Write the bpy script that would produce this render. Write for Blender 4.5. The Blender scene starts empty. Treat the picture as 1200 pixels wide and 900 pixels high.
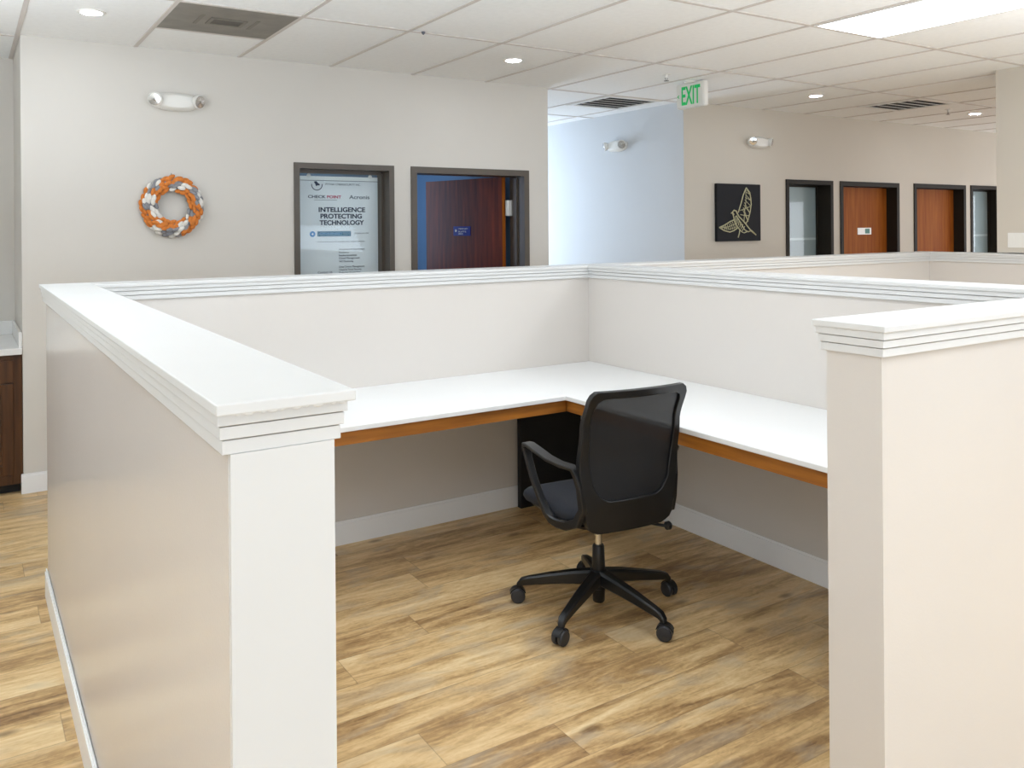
import bpy, bmesh, math, random
from mathutils import Vector, Matrix
random.seed(7)
PI = math.pi
SC = bpy.context.scene
COL = SC.collection

# ------------------------------------------------------------------ camera
F_PX, CX, CY, YAW, ROLL, EYE = 991.23, 584.61, 266.84, 0.5651, 0.008, 1.56
cd = bpy.data.cameras.new('camera'); cam = bpy.data.objects.new('camera', cd); COL.objects.link(cam)
fw = Vector((math.sin(YAW), math.cos(YAW), 0)); rt = Vector((math.cos(YAW), -math.sin(YAW), 0)); up = Vector((0, 0, 1))
R_ = rt*math.cos(ROLL) - up*math.sin(ROLL); U_ = up*math.cos(ROLL) + rt*math.sin(ROLL)
m = Matrix(((R_.x, U_.x, -fw.x, 0), (R_.y, U_.y, -fw.y, 0), (R_.z, U_.z, -fw.z, EYE), (0, 0, 0, 1)))
cam.matrix_world = m
cd.sensor_width = 36; cd.sensor_fit = 'HORIZONTAL'; cd.lens = F_PX/1200*36
cd.shift_x = (600-CX)/1200; cd.shift_y = (CY-450)/1200
cd.clip_start = 0.02; cd.clip_end = 100
SC.camera = cam

# ------------------------------------------------------------------ view, world, lamps
SC.view_settings.view_transform = 'Standard'; SC.view_settings.look = 'None'
SC.view_settings.gamma = 1; SC.view_settings.use_curve_mapping = False
SC.view_settings.exposure = 0.08
W = bpy.data.worlds.new('world'); SC.world = W; W.use_nodes = True
bg = W.node_tree.nodes['Background']; bg.inputs[0].default_value = (0.72, 0.84, 1.0, 1); bg.inputs[1].default_value = 0.5
TROFFER = 8.6          # emission of the ceiling light panels
DOWNL = 105.0
def area(name, loc, rot, sx, sy, power, col):
    l = bpy.data.lights.new(name, 'AREA'); l.shape = 'RECTANGLE'; l.size = sx; l.size_y = sy; l.energy = power; l.color = col
    o = bpy.data.objects.new(name, l); COL.objects.link(o); o.location = loc; o.rotation_euler = rot; return o
area('daylight_corridor', (4.95, 9.7, 1.5), (-PI/2, 0, 0), 1.1, 1.9, 88, (0.62, 0.78, 1.0))     # through the glazed corridor end
area('fill_left', (-1.65, -1.5, 1.5), (PI/2, 0, -PI/2), 3.5, 1.6, 44, (0.80, 0.89, 1.0))     # added fill lamp from the left; that wall has no window
area('fill_rear', (3.2, -3.9, 1.2), (PI*0.75, 0, 0), 7.0, 1.2, 150, (0.77, 0.88, 1.0))       # added rear fill lamp, tilted up to brighten the ceiling
area('fill_right', (12.9, 2, 1.6), (PI*0.58, 0, PI/2), 6, 1.8, 155, (0.88, 0.92, 1.0))       # added fill lamp at the far right end, no window there
area('added_uplight_right', (4.5, 0.4, 1.64), (PI, 0, 0), 2.6, 2.0, 85, (0.79, 0.89, 1.0))         # added unseen lamp aimed up to brighten the ceiling
area('added_uplight_left', (-0.9, 3.0, 1.64), (PI, 0, 0), 1.0, 2.5, 88, (0.79, 0.89, 1.0))        # second added uplight, out of view in the left walkway
area('office_fill', (2.86, 7.6, 1.7), (PI/2, 0, -PI/2), 1.0, 1.2, 11, (0.6, 0.75, 1.0))       # added bluish lamp that brightens the room behind the open door
area('poster_room_fill', (1.6, 7.4, 2.6), (0, 0, 0), 0.6, 0.6, 16, (0.9, 0.95, 1.0))                  # added lamp lifting the dark room behind the poster window

# ------------------------------------------------------------------ materials
def lin(c):
    return tuple(((v/255)/12.92 if v/255 <= 0.04045 else (((v/255)+0.055)/1.055)**2.4) for v in c) + (1,)
def mat(name, rgb, rough=0.5, metal=0.0, var=0.0, vscale=6.0, bump=0.0, bscale=60.0, emit=None, estr=0, coat=0, spec=0.5, stretch=None, rgb2=None):
    m = bpy.data.materials.new(name); m.use_nodes = True; n = m.node_tree.nodes; l = m.node_tree.links
    b = n['Principled BSDF']; b.inputs['Base Color'].default_value = lin(rgb); b.inputs['Roughness'].default_value = rough
    b.inputs['Metallic'].default_value = metal; b.inputs['Specular IOR Level'].default_value = spec
    if coat: b.inputs['Coat Weight'].default_value = coat; b.inputs['Coat Roughness'].default_value = 0.15
    tc = n.new('ShaderNodeTexCoord'); mp = n.new('ShaderNodeMapping'); l.new(tc.outputs['Object'], mp.inputs[0])
    if stretch: mp.inputs['Scale'].default_value = stretch
    nz = n.new('ShaderNodeTexNoise'); nz.inputs['Scale'].default_value = vscale; nz.inputs['Detail'].default_value = 4
    l.new(mp.outputs[0], nz.inputs['Vector'])
    cr = n.new('ShaderNodeValToRGB'); cr.color_ramp.elements[0].position = 0.3; cr.color_ramp.elements[1].position = 0.7
    c2 = rgb2 or tuple(max(0, v*(1-var)) for v in rgb)
    cr.color_ramp.elements[0].color = lin(c2); cr.color_ramp.elements[1].color = lin(rgb)
    l.new(nz.outputs['Fac'], cr.inputs[0]); l.new(cr.outputs[0], b.inputs['Base Color'])
    if bump:
        nb = n.new('ShaderNodeTexNoise'); nb.inputs['Scale'].default_value = bscale; l.new(tc.outputs['Object'], nb.inputs['Vector'])
        bp = n.new('ShaderNodeBump'); bp.inputs['Strength'].default_value = bump; bp.inputs['Distance'].default_value = 0.003
        l.new(nb.outputs['Fac'], bp.inputs['Height']); l.new(bp.outputs[0], b.inputs['Normal'])
    if emit: b.inputs['Emission Color'].default_value = lin(emit); b.inputs['Emission Strength'].default_value = estr
    return m

M = {}
M['wall'] = mat('greige wall paint', (215, 210, 202), 0.55, var=0.012, vscale=2, bump=0.08, bscale=180)
M['wall2'] = mat('warm greige wall paint', (205, 197, 184), 0.6, var=0.012, vscale=2, bump=0.08, bscale=180)
M['bluewall'] = mat('pale grey wall paint', (208, 210, 212), 0.55, var=0.01, vscale=2, bump=0.08, bscale=180)
M['blueroom'] = mat('blue room paint', (98, 130, 160), 0.6, var=0.03)
M['part'] = mat('eggshell partition paint', (215, 209, 202), 0.24, var=0.012, vscale=1.5, bump=0.06, bscale=150)
M['trim'] = mat('white trim paint', (218, 218, 216), 0.35, var=0.008, vscale=3)
M['base'] = mat('white baseboard paint', (242, 242, 242), 0.35, var=0.008, vscale=3)
M['tile'] = mat('acoustic ceiling tile', (250, 251, 250), 0.9, var=0.02, vscale=30, bump=0.25, bscale=240)
M['tbar'] = mat('ceiling grid bar', (214, 207, 201), 0.5, var=0.02)
M['desk'] = mat('white laminate', (230, 230, 228), 0.38, var=0.008, vscale=2)
M['ply'] = mat('plywood apron', (178, 112, 36), 0.5, vscale=3, stretch=(1, 1, 14), rgb2=(140, 84, 24))
M['blackpanel'] = mat('black board', (14, 16, 20), 0.5, var=0.1)
M['frame'] = mat('bronze door frame paint', (88, 80, 71), 0.42, var=0.04)
M['framedark'] = mat('dark door frame paint', (42, 37, 31), 0.6, var=0.05, spec=0.2)
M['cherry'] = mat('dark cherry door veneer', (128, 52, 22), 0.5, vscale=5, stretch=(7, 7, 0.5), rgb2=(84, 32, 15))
M['oak'] = mat('orange cherry door veneer', (168, 98, 32), 0.65, spec=0.2, vscale=4, stretch=(8, 8, 0.5), rgb2=(140, 70, 18))
M['cab'] = mat('espresso cabinet wood', (90, 54, 24), 0.35, vscale=4, stretch=(9, 9, 0.7), rgb2=(60, 33, 13))
M['steel'] = mat('brushed steel', (200, 200, 198), 0.3, metal=0.9, var=0.04)
M['chrome'] = mat('chrome', (210, 210, 208), 0.12, metal=1.0)
M['plastic'] = mat('black chair plastic', (17, 18, 20), 0.36, var=0.06)
M['caster'] = mat('dark grey caster plastic', (44, 45, 49), 0.4, var=0.06)
M['fabric'] = mat('black woven seat fabric', (24, 28, 37), 0.9, var=0.2, vscale=250, bump=0.3, bscale=500)
M['whiteplastic'] = mat('white plastic', (236, 234, 228), 0.3, var=0.01)
M['lampglass'] = mat('lamp lens', (235, 235, 235), 0.08, metal=0.5)
M['reflector'] = mat('lamp reflector', (190, 188, 184), 0.15, metal=0.9)
M['paper'] = mat('poster paper', (240, 241, 243), 0.4, var=0.012, vscale=3)
M['ink'] = mat('navy ink', (38, 44, 70), 0.6)
M['inkgrey'] = mat('grey ink', (92, 98, 108), 0.6)
M['inkpink'] = mat('pink ink', (196, 60, 100), 0.6)
M['inkteal'] = mat('teal ink', (28, 100, 130), 0.6)
M['inkblue'] = mat('bright blue ink', (30, 130, 200), 0.6)
M['white'] = mat('white ink', (240, 242, 244), 0.6)
M['clear'] = mat('clear acrylic strip', (250, 250, 248), 0.2, var=0.02)
M['signblue'] = mat('royal blue sign', (22, 42, 150), 0.35, var=0.05)
M['canvas'] = mat('black canvas', (9, 12, 21), 0.8, var=0.15, vscale=40)
M['gold'] = mat('pale gold string', (196, 190, 150), 0.5, var=0.1, vscale=60)
M['orange'] = mat('orange felt', (228, 136, 60), 0.9, var=0.12, vscale=60)
M['cream'] = mat('cream felt', (238, 234, 226), 0.9, var=0.05, vscale=60)
M['greyfelt'] = mat('grey felt', (150, 150, 154), 0.9, var=0.12, vscale=60)
M['exitgreen'] = mat('green exit lettering', (0, 170, 90), 0.4, emit=(0, 190, 95), estr=0.25)
M['ventgrey'] = mat('grey perforated metal', (136, 130, 120), 0.5, var=0.12, vscale=8)
M['ventdark'] = mat('dark duct interior', (44, 43, 42), 0.8, var=0.1)
M['slat'] = mat('grey vent slat', (232, 230, 226), 0.5, var=0.04)
M['film'] = mat('frosted window film', (186, 196, 198), 0.35, var=0.05, vscale=3)
M['filmreflect'] = mat('painted reflection line', (222, 228, 228), 0.3)  # pale colour that paints a reflection onto the sidelights
M['counter'] = mat('white solid surface', (232, 231, 228), 0.25, var=0.02)
M['troffer'] = mat('lit troffer diffuser', (255, 255, 252), 0.5, emit=(236, 244, 255), estr=TROFFER)
M['downl'] = mat('lit downlight lens', (255, 255, 252), 0.5, emit=(240, 246, 255), estr=DOWNL)
def glass_mat():
    m = bpy.data.materials.new('window glass'); m.use_nodes = True; n = m.node_tree.nodes; l = m.node_tree.links
    n.remove(n['Principled BSDF']); o = n['Material Output']
    t = n.new('ShaderNodeBsdfTransparent'); t.inputs[0].default_value = (0.93, 0.96, 0.97, 1)
    g = n.new('ShaderNodeBsdfGlossy'); g.inputs['Roughness'].default_value = 0.03
    fr = n.new('ShaderNodeFresnel'); fr.inputs[0].default_value = 1.45
    mx = n.new('ShaderNodeMixShader'); ge = n.new('ShaderNodeNewGeometry'); inv = n.new('ShaderNodeMath'); inv.operation = 'SUBTRACT'; inv.inputs[0].default_value = 1; l.new(ge.outputs['Backfacing'], inv.inputs[1])
    mu = n.new('ShaderNodeMath'); mu.operation = 'MULTIPLY'; l.new(fr.outputs[0], mu.inputs[0]); l.new(inv.outputs[0], mu.inputs[1])
    l.new(mu.outputs[0], mx.inputs[0]); l.new(t.outputs[0], mx.inputs[1]); l.new(g.outputs[0], mx.inputs[2])
    l.new(mx.outputs[0], o.inputs[0]); return m
M['glass'] = glass_mat()
def mesh_mat():
    m = bpy.data.materials.new('black mesh fabric'); m.use_nodes = True; n = m.node_tree.nodes; l = m.node_tree.links
    b = n['Principled BSDF']; b.inputs['Base Color'].default_value = lin((14, 16, 20)); b.inputs['Roughness'].default_value = 0.75
    t = n.new('ShaderNodeBsdfTransparent'); mx = n.new('ShaderNodeMixShader'); o = n['Material Output']
    tc = n.new('ShaderNodeTexCoord'); wv = n.new('ShaderNodeTexWave'); wv.inputs['Scale'].default_value = 160; wv.bands_direction = 'Z'
    l.new(tc.outputs['Object'], wv.inputs['Vector'])
    mr = n.new('ShaderNodeMapRange'); mr.inputs[3].default_value = 0.93; mr.inputs[4].default_value = 0.97
    l.new(wv.outputs['Fac'], mr.inputs[0]); l.new(mr.outputs[0], mx.inputs[0])
    l.new(t.outputs[0], mx.inputs[1]); l.new(b.outputs[0], mx.inputs[2]); l.new(mx.outputs[0], o.inputs[0]); return m
M['mesh'] = mesh_mat()
def floor_mat():
    m = bpy.data.materials.new('vinyl plank floor'); m.use_nodes = True; n = m.node_tree.nodes; l = m.node_tree.links
    b = n['Principled BSDF']
    def math_(op, a, bb=None):
        x = n.new('ShaderNodeMath'); x.operation = op
        for i, v in enumerate((a, bb)):
            if v is None: continue
            if isinstance(v, (int, float)): x.inputs[i].default_value = v
            else: l.new(v, x.inputs[i])
        return x.outputs[0]
    PW, PL = 0.185, 1.25
    tc = n.new('ShaderNodeTexCoord'); sp = n.new('ShaderNodeSeparateXYZ'); l.new(tc.outputs['Object'], sp.inputs[0])
    X, Y = sp.outputs[0], sp.outputs[1]
    yr = math_('DIVIDE', math_('ADD', Y, 10.05), PW); row = math_('FLOOR', yr)
    wn = n.new('ShaderNodeTexWhiteNoise'); wn.noise_dimensions = '1D'; l.new(row, wn.inputs['W'])
    xr = math_('ADD', math_('DIVIDE', math_('ADD', X, 20), PL), wn.outputs['Value']); col = math_('FLOOR', xr)
    cm = n.new('ShaderNodeCombineXYZ'); l.new(row, cm.inputs[0]); l.new(col, cm.inputs[1])
    w2 = n.new('ShaderNodeTexWhiteNoise'); w2.noise_dimensions = '2D'; l.new(cm.outputs[0], w2.inputs['Vector'])
    pid = w2.outputs['Value']
    # grain, stretched along the plank and shifted per plank
    def grain(sx, sy, detail, dist, k):
        c = n.new('ShaderNodeCombineXYZ')
        l.new(math_('MULTIPLY', X, sx), c.inputs[0]); l.new(math_('MULTIPLY', Y, sy), c.inputs[1]); l.new(math_('MULTIPLY', pid, 37.0*k), c.inputs[2])
        z = n.new('ShaderNodeTexNoise'); z.inputs['Scale'].default_value = 1; z.inputs['Detail'].default_value = detail; z.inputs['Distortion'].default_value = dist
        l.new(c.outputs[0], z.inputs['Vector']); return z.outputs['Fac']
    g1 = grain(1.5, 8, 8, 1.6, 1); g2 = grain(9, 70, 8, 0.8, 2); g4 = grain(28, 45, 4, 1.5, 4); g3 = grain(2.2, 4.5, 3, 2.0, 3)
    tone = math_('ADD', math_('ADD', math_('MULTIPLY', g1, 0.56), math_('MULTIPLY', g4, 0.14)), math_('ADD', math_('MULTIPLY', g2, 0.27), math_('MULTIPLY', math_('SUBTRACT', pid, 0.5), 0.11)))
    cr = n.new('ShaderNodeValToRGB'); e = cr.color_ramp.elements
    e[0].position = 0.30; e[0].color = lin((126, 95, 62)); e[1].position = 0.66; e[1].color = lin((234, 207, 160))
    a = e.new(0.41); a.color = lin((172, 137, 91)); a2 = e.new(0.52); a2.color = lin((212, 178, 126))
    l.new(tone, cr.inputs[0])
    # greyish washes
    mx = n.new('ShaderNodeMix'); mx.data_type = 'RGBA'; l.new(cr.outputs[0], mx.inputs[6]); mx.inputs[7].default_value = lin((178, 166, 146))
    rr = n.new('ShaderNodeMapRange'); rr.inputs[1].default_value = 0.52; rr.inputs[2].default_value = 0.75; rr.inputs[4].default_value = 0.6
    l.new(g3, rr.inputs[0]); l.new(rr.outputs[0], mx.inputs[0])
    # knots
    vc = n.new('ShaderNodeCombineXYZ'); l.new(math_('MULTIPLY', X, 2.3), vc.inputs[0]); l.new(math_('MULTIPLY', Y, 5.2), vc.inputs[1]); l.new(math_('MULTIPLY', pid, 11), vc.inputs[2])
    vo = n.new('ShaderNodeTexVoronoi'); vo.inputs['Scale'].default_value = 1.0; l.new(vc.outputs[0], vo.inputs['Vector'])
    kr = n.new('ShaderNodeMapRange'); kr.inputs[1].default_value = 0.03; kr.inputs[2].default_value = 0.12; kr.inputs[3].default_value = 0.65; kr.inputs[4].default_value = 0.0
    l.new(vo.outputs['Distance'], kr.inputs[0])
    mk = n.new('ShaderNodeMix'); mk.data_type = 'RGBA'; l.new(kr.outputs[0], mk.inputs[0]); l.new(mx.outputs[2], mk.inputs[6]); mk.inputs[7].default_value = lin((92, 62, 38))
    # seams
    fy = math_('FRACT', yr); fx = math_('FRACT', xr)
    sy = math_('LESS_THAN', math_('MINIMUM', fy, math_('SUBTRACT', 1, fy)), 0.009)
    sx = math_('LESS_THAN', math_('MINIMUM', fx, math_('SUBTRACT', 1, fx)), 0.0013)
    s = math_('MULTIPLY', math_('MAXIMUM', sy, sx), 0.32)
    ms = n.new('ShaderNodeMix'); ms.data_type = 'RGBA'; l.new(s, ms.inputs[0]); l.new(mk.outputs[2], ms.inputs[6]); ms.inputs[7].default_value = lin((84, 60, 40))
    l.new(ms.outputs[2], b.inputs['Base Color']); b.inputs['Roughness'].default_value = 0.42
    bp = n.new('ShaderNodeBump'); bp.inputs['Strength'].default_value = 0.25; bp.inputs['Distance'].default_value = 0.002
    l.new(g2, bp.inputs['Height']); l.new(bp.outputs[0], b.inputs['Normal'])
    return m
M['floor'] = floor_mat()

# ------------------------------------------------------------------ mesh helpers
class MB:
    def __init__(s): s.bm = bmesh.new()
    def box(s, x0, x1, y0, y1, z0, z1, bev=0, mtx=None):
        r = bmesh.ops.create_cube(s.bm, size=1); v = r['verts']
        for p in v: p.co = Vector(((x0+x1)/2+p.co.x*(x1-x0), (y0+y1)/2+p.co.y*(y1-y0), (z0+z1)/2+p.co.z*(z1-z0)))
        if bev:
            es = list({e for p in v for e in p.link_edges})
            q = bmesh.ops.bevel(s.bm, geom=es, offset=bev, segments=2, affect='EDGES'); v = list({p for f in q['faces'] for p in f.verts} | {p for p in v if p.is_valid})
        if mtx is not None:
            for p in v: p.co = mtx @ p.co
        return s
    def prism(s, pts, h0, h1, axis='Z'):
        def P(a, b, h): return Vector((a, b, h)) if axis == 'Z' else (Vector((a, h, b)) if axis == 'Y' else Vector((h, a, b)))
        A = [s.bm.verts.new(P(a, b, h0)) for a, b in pts]; B = [s.bm.verts.new(P(a, b, h1)) for a, b in pts]
        n = len(pts); s.bm.faces.new(A); s.bm.faces.new(B[::-1])
        for i in range(n): s.bm.faces.new((A[i], B[i], B[(i+1) % n], A[(i+1) % n]))
        return s
    def tube(s, pts, r, seg=10, closed=False):
        pts = [Vector(p) for p in pts]; n = len(pts); rs = r if isinstance(r, (list, tuple)) else [r]*n
        rings = []; prev = None
        for i, p in enumerate(pts):
            a = pts[(i-1) % n] if (closed or i > 0) else p; b = pts[(i+1) % n] if (closed or i < n-1) else p
            t = (b-a).normalized(); ref = prev if prev is not None else (Vector((0, 0, 1)) if abs(t.z) < 0.9 else Vector((1, 0, 0)))
            u = (ref - t*ref.dot(t)).normalized(); prev = u; w = t.cross(u)
            rings.append([s.bm.verts.new(p+(u*math.cos(2*PI*k/seg)+w*math.sin(2*PI*k/seg))*rs[i]) for k in range(seg)])
        for i in range(n if closed else n-1):
            A, B = rings[i], rings[(i+1) % n]
            for k in range(seg): s.bm.faces.new((A[k], A[(k+1) % seg], B[(k+1) % seg], B[k]))
        if not closed: s.bm.faces.new(rings[0][::-1]); s.bm.faces.new(rings[-1])
        return s
    def rsweep(s, pts, side, ws, ts, closed=False):
        """rectangular section swept along pts; side vectors give the width direction"""
        pts = [Vector(p) for p in pts]; n = len(pts); rings = []
        for i, p in enumerate(pts):
            a = pts[(i-1) % n] if (closed or i > 0) else p; b = pts[(i+1) % n] if (closed or i < n-1) else p
            t = (b-a).normalized(); sd = Vector(side[i] if isinstance(side, list) else side); sd = (sd - t*sd.dot(t)).normalized(); nn = t.cross(sd)
            w, h = (ws[i] if isinstance(ws, list) else ws)/2, (ts[i] if isinstance(ts, list) else ts)/2
            c = min(w, h)*0.35; prof = [(-w+c, -h), (w-c, -h), (w, -h+c), (w, h-c), (w-c, h), (-w+c, h), (-w, h-c), (-w, -h+c)]
            rings.append([s.bm.verts.new(p+sd*u+nn*v) for u, v in prof])
        for i in range(n if closed else n-1):
            A, B = rings[i], rings[(i+1) % n]
            for k in range(8): s.bm.faces.new((A[k], A[(k+1) % 8], B[(k+1) % 8], B[k]))
        if not closed: s.bm.faces.new(rings[0][::-1]); s.bm.faces.new(rings[-1])
        return s
    def lathe(s, prof, seg=28, mtx=None):
        rings = []
        for r, z in prof:
            ring = [s.bm.verts.new((mtx or Matrix()) @ Vector((r*math.cos(2*PI*k/seg), r*math.sin(2*PI*k/seg), z))) for k in range(seg)]; rings.append(ring)
        for A, B in zip(rings, rings[1:]):
            for k in range(seg): s.bm.faces.new((A[k], A[(k+1) % seg], B[(k+1) % seg], B[k]))
        s.bm.faces.new(rings[0][::-1]); s.bm.faces.new(rings[-1]); return s
    def blob(s, mtx, u=10, v=7):
        bmesh.ops.create_uvsphere(s.bm, u_segments=u, v_segments=v, radius=1, matrix=mtx); return s
    def build(s, name, material, parent=None, smooth=False, bevel=0, kind=None):
        bmesh.ops.recalc_face_normals(s.bm, faces=s.bm.faces)
        me = bpy.data.meshes.new(name); s.bm.to_mesh(me); s.bm.free(); o = bpy.data.objects.new(name, me); COL.objects.link(o)
        me.materials.append(material)
        if smooth:
            for p in me.polygons: p.use_smooth = True
            me.set_sharp_from_angle(angle=math.radians(38))
        if bevel:
            b = o.modifiers.new('edge', 'BEVEL'); b.width = bevel; b.segments = 2; b.limit_method = 'ANGLE'; b.angle_limit = math.radians(40)
        if parent: o.parent = parent
        if kind: o['kind'] = kind
        return o
def tag(o, label=None, cat=None, group=None, kind=None):
    for k, v in (('label', label), ('category', cat), ('group', group), ('kind', kind)):
        if v: o[k] = v
    return o
def empty(name, loc=(0, 0, 0), rz=0, label=None, cat=None, group=None, kind=None):
    o = bpy.data.objects.new(name, None); COL.objects.link(o); o.location = loc; o.rotation_euler = (0, 0, rz); o.empty_display_size = 0.1
    return tag(o, label, cat, group, kind)
def copy_tree(o, parent=None):
    c = o.copy(); COL.objects.link(c); c.parent = parent
    for ch in [x for x in KIDS.get(o.name, [])]: copy_tree(ch, c)
    return c
KIDS = {}
def kids(root):
    KIDS.clear()
    for o in list(COL.objects):
        if o.parent: KIDS.setdefault(o.parent.name, []).append(o)
def text(name, body, size, loc, rot, material, parent, width=None, depth=0.0006, align='LEFT', bold=0.0):
    cu = bpy.data.curves.new(name, 'FONT'); cu.body = body; cu.size = size; cu.extrude = depth; cu.align_x = align; cu.align_y = 'CENTER'; cu.offset = bold
    t = bpy.data.objects.new(name+'_tmp', cu); COL.objects.link(t)
    dg = bpy.context.evaluated_depsgraph_get(); me = bpy.data.meshes.new_from_object(t.evaluated_get(dg))
    bpy.data.objects.remove(t); bpy.data.curves.remove(cu)
    xs = [v.co.x for v in me.vertices]
    if width:
        k = width/(max(xs)-min(xs))
        for v in me.vertices: v.co.x *= k
    me.materials.clear(); me.materials.append(material)
    o = bpy.data.objects.new(name, me); COL.objects.link(o); o.location = loc; o.rotation_euler = rot; o.parent = parent; return o

# ------------------------------------------------------------------ the room
YW, ZC = 5.776, 2.7316                        # face of the long back walls, ceiling height
XL, XR, YR = -1.7, 13.0, -4.0                 # left, right and rear limits of the office
GX0, GP = 0.935, 0.6533                       # ceiling grid
MB().box(XL-0.2, XR+0.2, YR-0.2, 11.2, -0.1, 0).build('floor', M['floor'], kind='structure')
ceil = MB().box(XL-0.2, XR+0.2, YR-0.2, 11.2, ZC, ZC+0.12).build('ceiling', M['tile'], kind='structure')
b = MB()
i = -4
while GX0+i*GP < XR:
    x = GX0+i*GP; b.box(x-0.012, x+0.012, YR, 11, ZC-0.005, ZC+0.001); i += 1
j = -7
while 4.507+j*2*GP < 11:
    y = 4.507+j*2*GP; b.box(XL, XR, y-0.012, y+0.012, ZC-0.0052, ZC+0.001); j += 1
b.build('ceiling_grid', M['tbar'], ceil)

def wall_y(name, x0, x1, y0, y1, openings, material):
    """wall parallel to X with door-height openings (a, b, top)"""
    b = MB(); x = x0
    for a, c, top in openings:
        b.box(x, a, y0, y1, 0, ZC); b.box(a, c, y0, y1, top, ZC); x = c
    b.box(x, x1, y0, y1, 0, ZC)
    return b.build(name, material, kind='structure')
T = 0.21
wall_y('wall_back', 0.297, 4.157, YW, YW+T, [(1.975, 2.725, 2.02), (2.886, 3.943, 2.02)], M['wall'])
wall_y('wall_far', 5.727, XR, YW, YW+T, [(7.173, 7.917, 2.025), (8.061, 9.123, 2.025), (9.439, 10.522, 2.028), (10.659, 11.42, 2.03)], M['wall2'])
MB().box(5.727, 5.87, YW+T, 9.9, 0, ZC).box(5.7265, 5.87, YW+0.002, YW+T, 0, ZC).build('wall_corridor_right', M['bluewall'], kind='structure')
MB().box(4.0, 4.157, YW+T, 9.9, 0, ZC).build('wall_corridor_left', M['wall'], kind='structure')
# corridor end: a glazed opening to the daylight
b = MB().box(4.157, 4.33, 9.75, 9.9, 0, ZC).box(5.55, 5.727, 9.75, 9.9, 0, ZC).box(4.33, 5.55, 9.75, 9.9, 2.1, ZC)
b.build('wall_corridor_end', M['wall'], kind='structure')
w = MB().box(4.33, 4.39, 9.8, 9.85, 0, 2.1).box(5.49, 5.55, 9.8, 9.85, 0, 2.1).box(4.39, 5.49, 9.8, 9.85, 2.04, 2.1).box(4.39, 5.49, 9.8, 9.85, 0, 0.1).build('window_1', M['framedark'], kind='structure')
MB().box(4.39, 5.49, 9.82, 9.828, 0.1, 2.04).build('pane', M['glass'], w)
# nook on the far left
MB().box(0.297, 0.40, YW+T, 6.6, 0, ZC).build('wall_nook_right', M['wall'], kind='structure')
MB().box(XL, 0.40, 6.6, 6.75, 0, ZC).build('wall_nook', M['wall'], kind='structure')
# room behind the back wall
MB().box(2.80, 4.0, 8.7, 8.85, 0, ZC).build('wall_office', M['blueroom'], kind='structure')
MB().box(0.40, 2.80, 8.7, 8.85, 0, ZC).build('wall_meeting_room', M['wall'], kind='structure')
MB().box(2.76, 2.80, YW+T, 8.7, 0, ZC).build('wall_office_divider', M['blueroom'], kind='structure')
MB().box(3.985, 4.0, YW+T, 8.7, 0, ZC).build('wall_office_right', M['blueroom'], kind='structure')
MB().box(0.40, 0.41, YW+T, 8.7, 0, ZC).build('wall_office_left', M['wall'], kind='structure')
# outer walls
MB().box(XL-0.15, XL, YR, 6.75, 0, ZC).build('wall_left', M['wall'], kind='structure')
MB().box(XR, XR+0.15, YR, YW+T, 0, ZC).build('wall_right', M['wall2'], kind='structure')
b = MB().box(XL, XR, YR-0.15, YR, 0, 0.75).box(XL, XR, YR-0.15, YR, 2.6, ZC).box(XL, -0.4, YR-0.15, YR, 0.75, 2.6).box(6.8, XR, YR-0.15, YR, 0.75, 2.6)
b.build('wall_rear', M['wall'], kind='structure')
w = MB()
for x in (-0.4, 1.4, 3.2, 5.0, 6.76): w.box(x, x+0.04, YR-0.1, YR-0.04, 0.75, 2.6)
w.box(-0.4, 6.8, YR-0.1, YR-0.04, 0.75, 0.79).box(-0.4, 6.8, YR-0.1, YR-0.04, 2.56, 2.6)
w = w.build('window_2', M['framedark'], kind='structure')
MB().box(-0.36, 6.76, YR-0.074, YR-0.068, 0.79, 2.56).build('pane', M['glass'], w)
# column on the right
MB().box(6.674, 7.25, 2.4, 3.42, 1.34, ZC).box(6.835, 7.25, 2.4, 3.42, 0, 1.34).build('wall_pillar', M['wall2'], kind='structure')

BH, BT = 0.117, 0.012
def baseboard(b, x0, x1, y0, y1):
    b.box(x0, x1, y0, y1, 0, BH-0.012); 
    dx = 0.004 if (x1-x0) < (y1-y0) else 0; dy = 0.004 if dx == 0 else 0
    b.box(x0+dx, x1-dx, y0+dy, y1-dy, BH-0.012, BH)
b = MB()
baseboard(b, 0.297-BT, 1.93, YW-BT-0.002, YW); baseboard(b, 2.765, 2.84, YW-BT, YW); baseboard(b, 3.99, 4.157+BT, YW-BT, YW); baseboard(b, 0.285, 0.297, YW-0.002, YW+0.02)
b.build('baseboard_back', M['base'], kind='structure')
b = MB(); baseboard(b, 5.727-BT, 7.12, YW-BT, YW); baseboard(b, 5.715, 5.727, YW, 9.7)
b.build('baseboard_far', M['base'], kind='structure')

# ------------------------------------------------------------------ doors and windows in the back walls
def frame(b, x0, x1, top, y=YW, w=0.045, depth=T, proud=0.012):
    """face trim outer x0..x1, plus jamb liner"""
    b.box(x0, x0+w, y-proud, y, 0, top); b.box(x1-w, x1, y-proud, y, 0, top); b.box(x0+w, x1-w, y-proud, y, top-w, top)
    j = 0.012
    b.box(x0+w-j-0.0, x0+w, y, y+depth, 0, top-w); b.box(x1-w, x1-w+j, y, y+depth, 0, top-w); b.box(x0+w-j, x1-w+j, y, y+depth, top-w, top-w+j)
    return b
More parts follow.
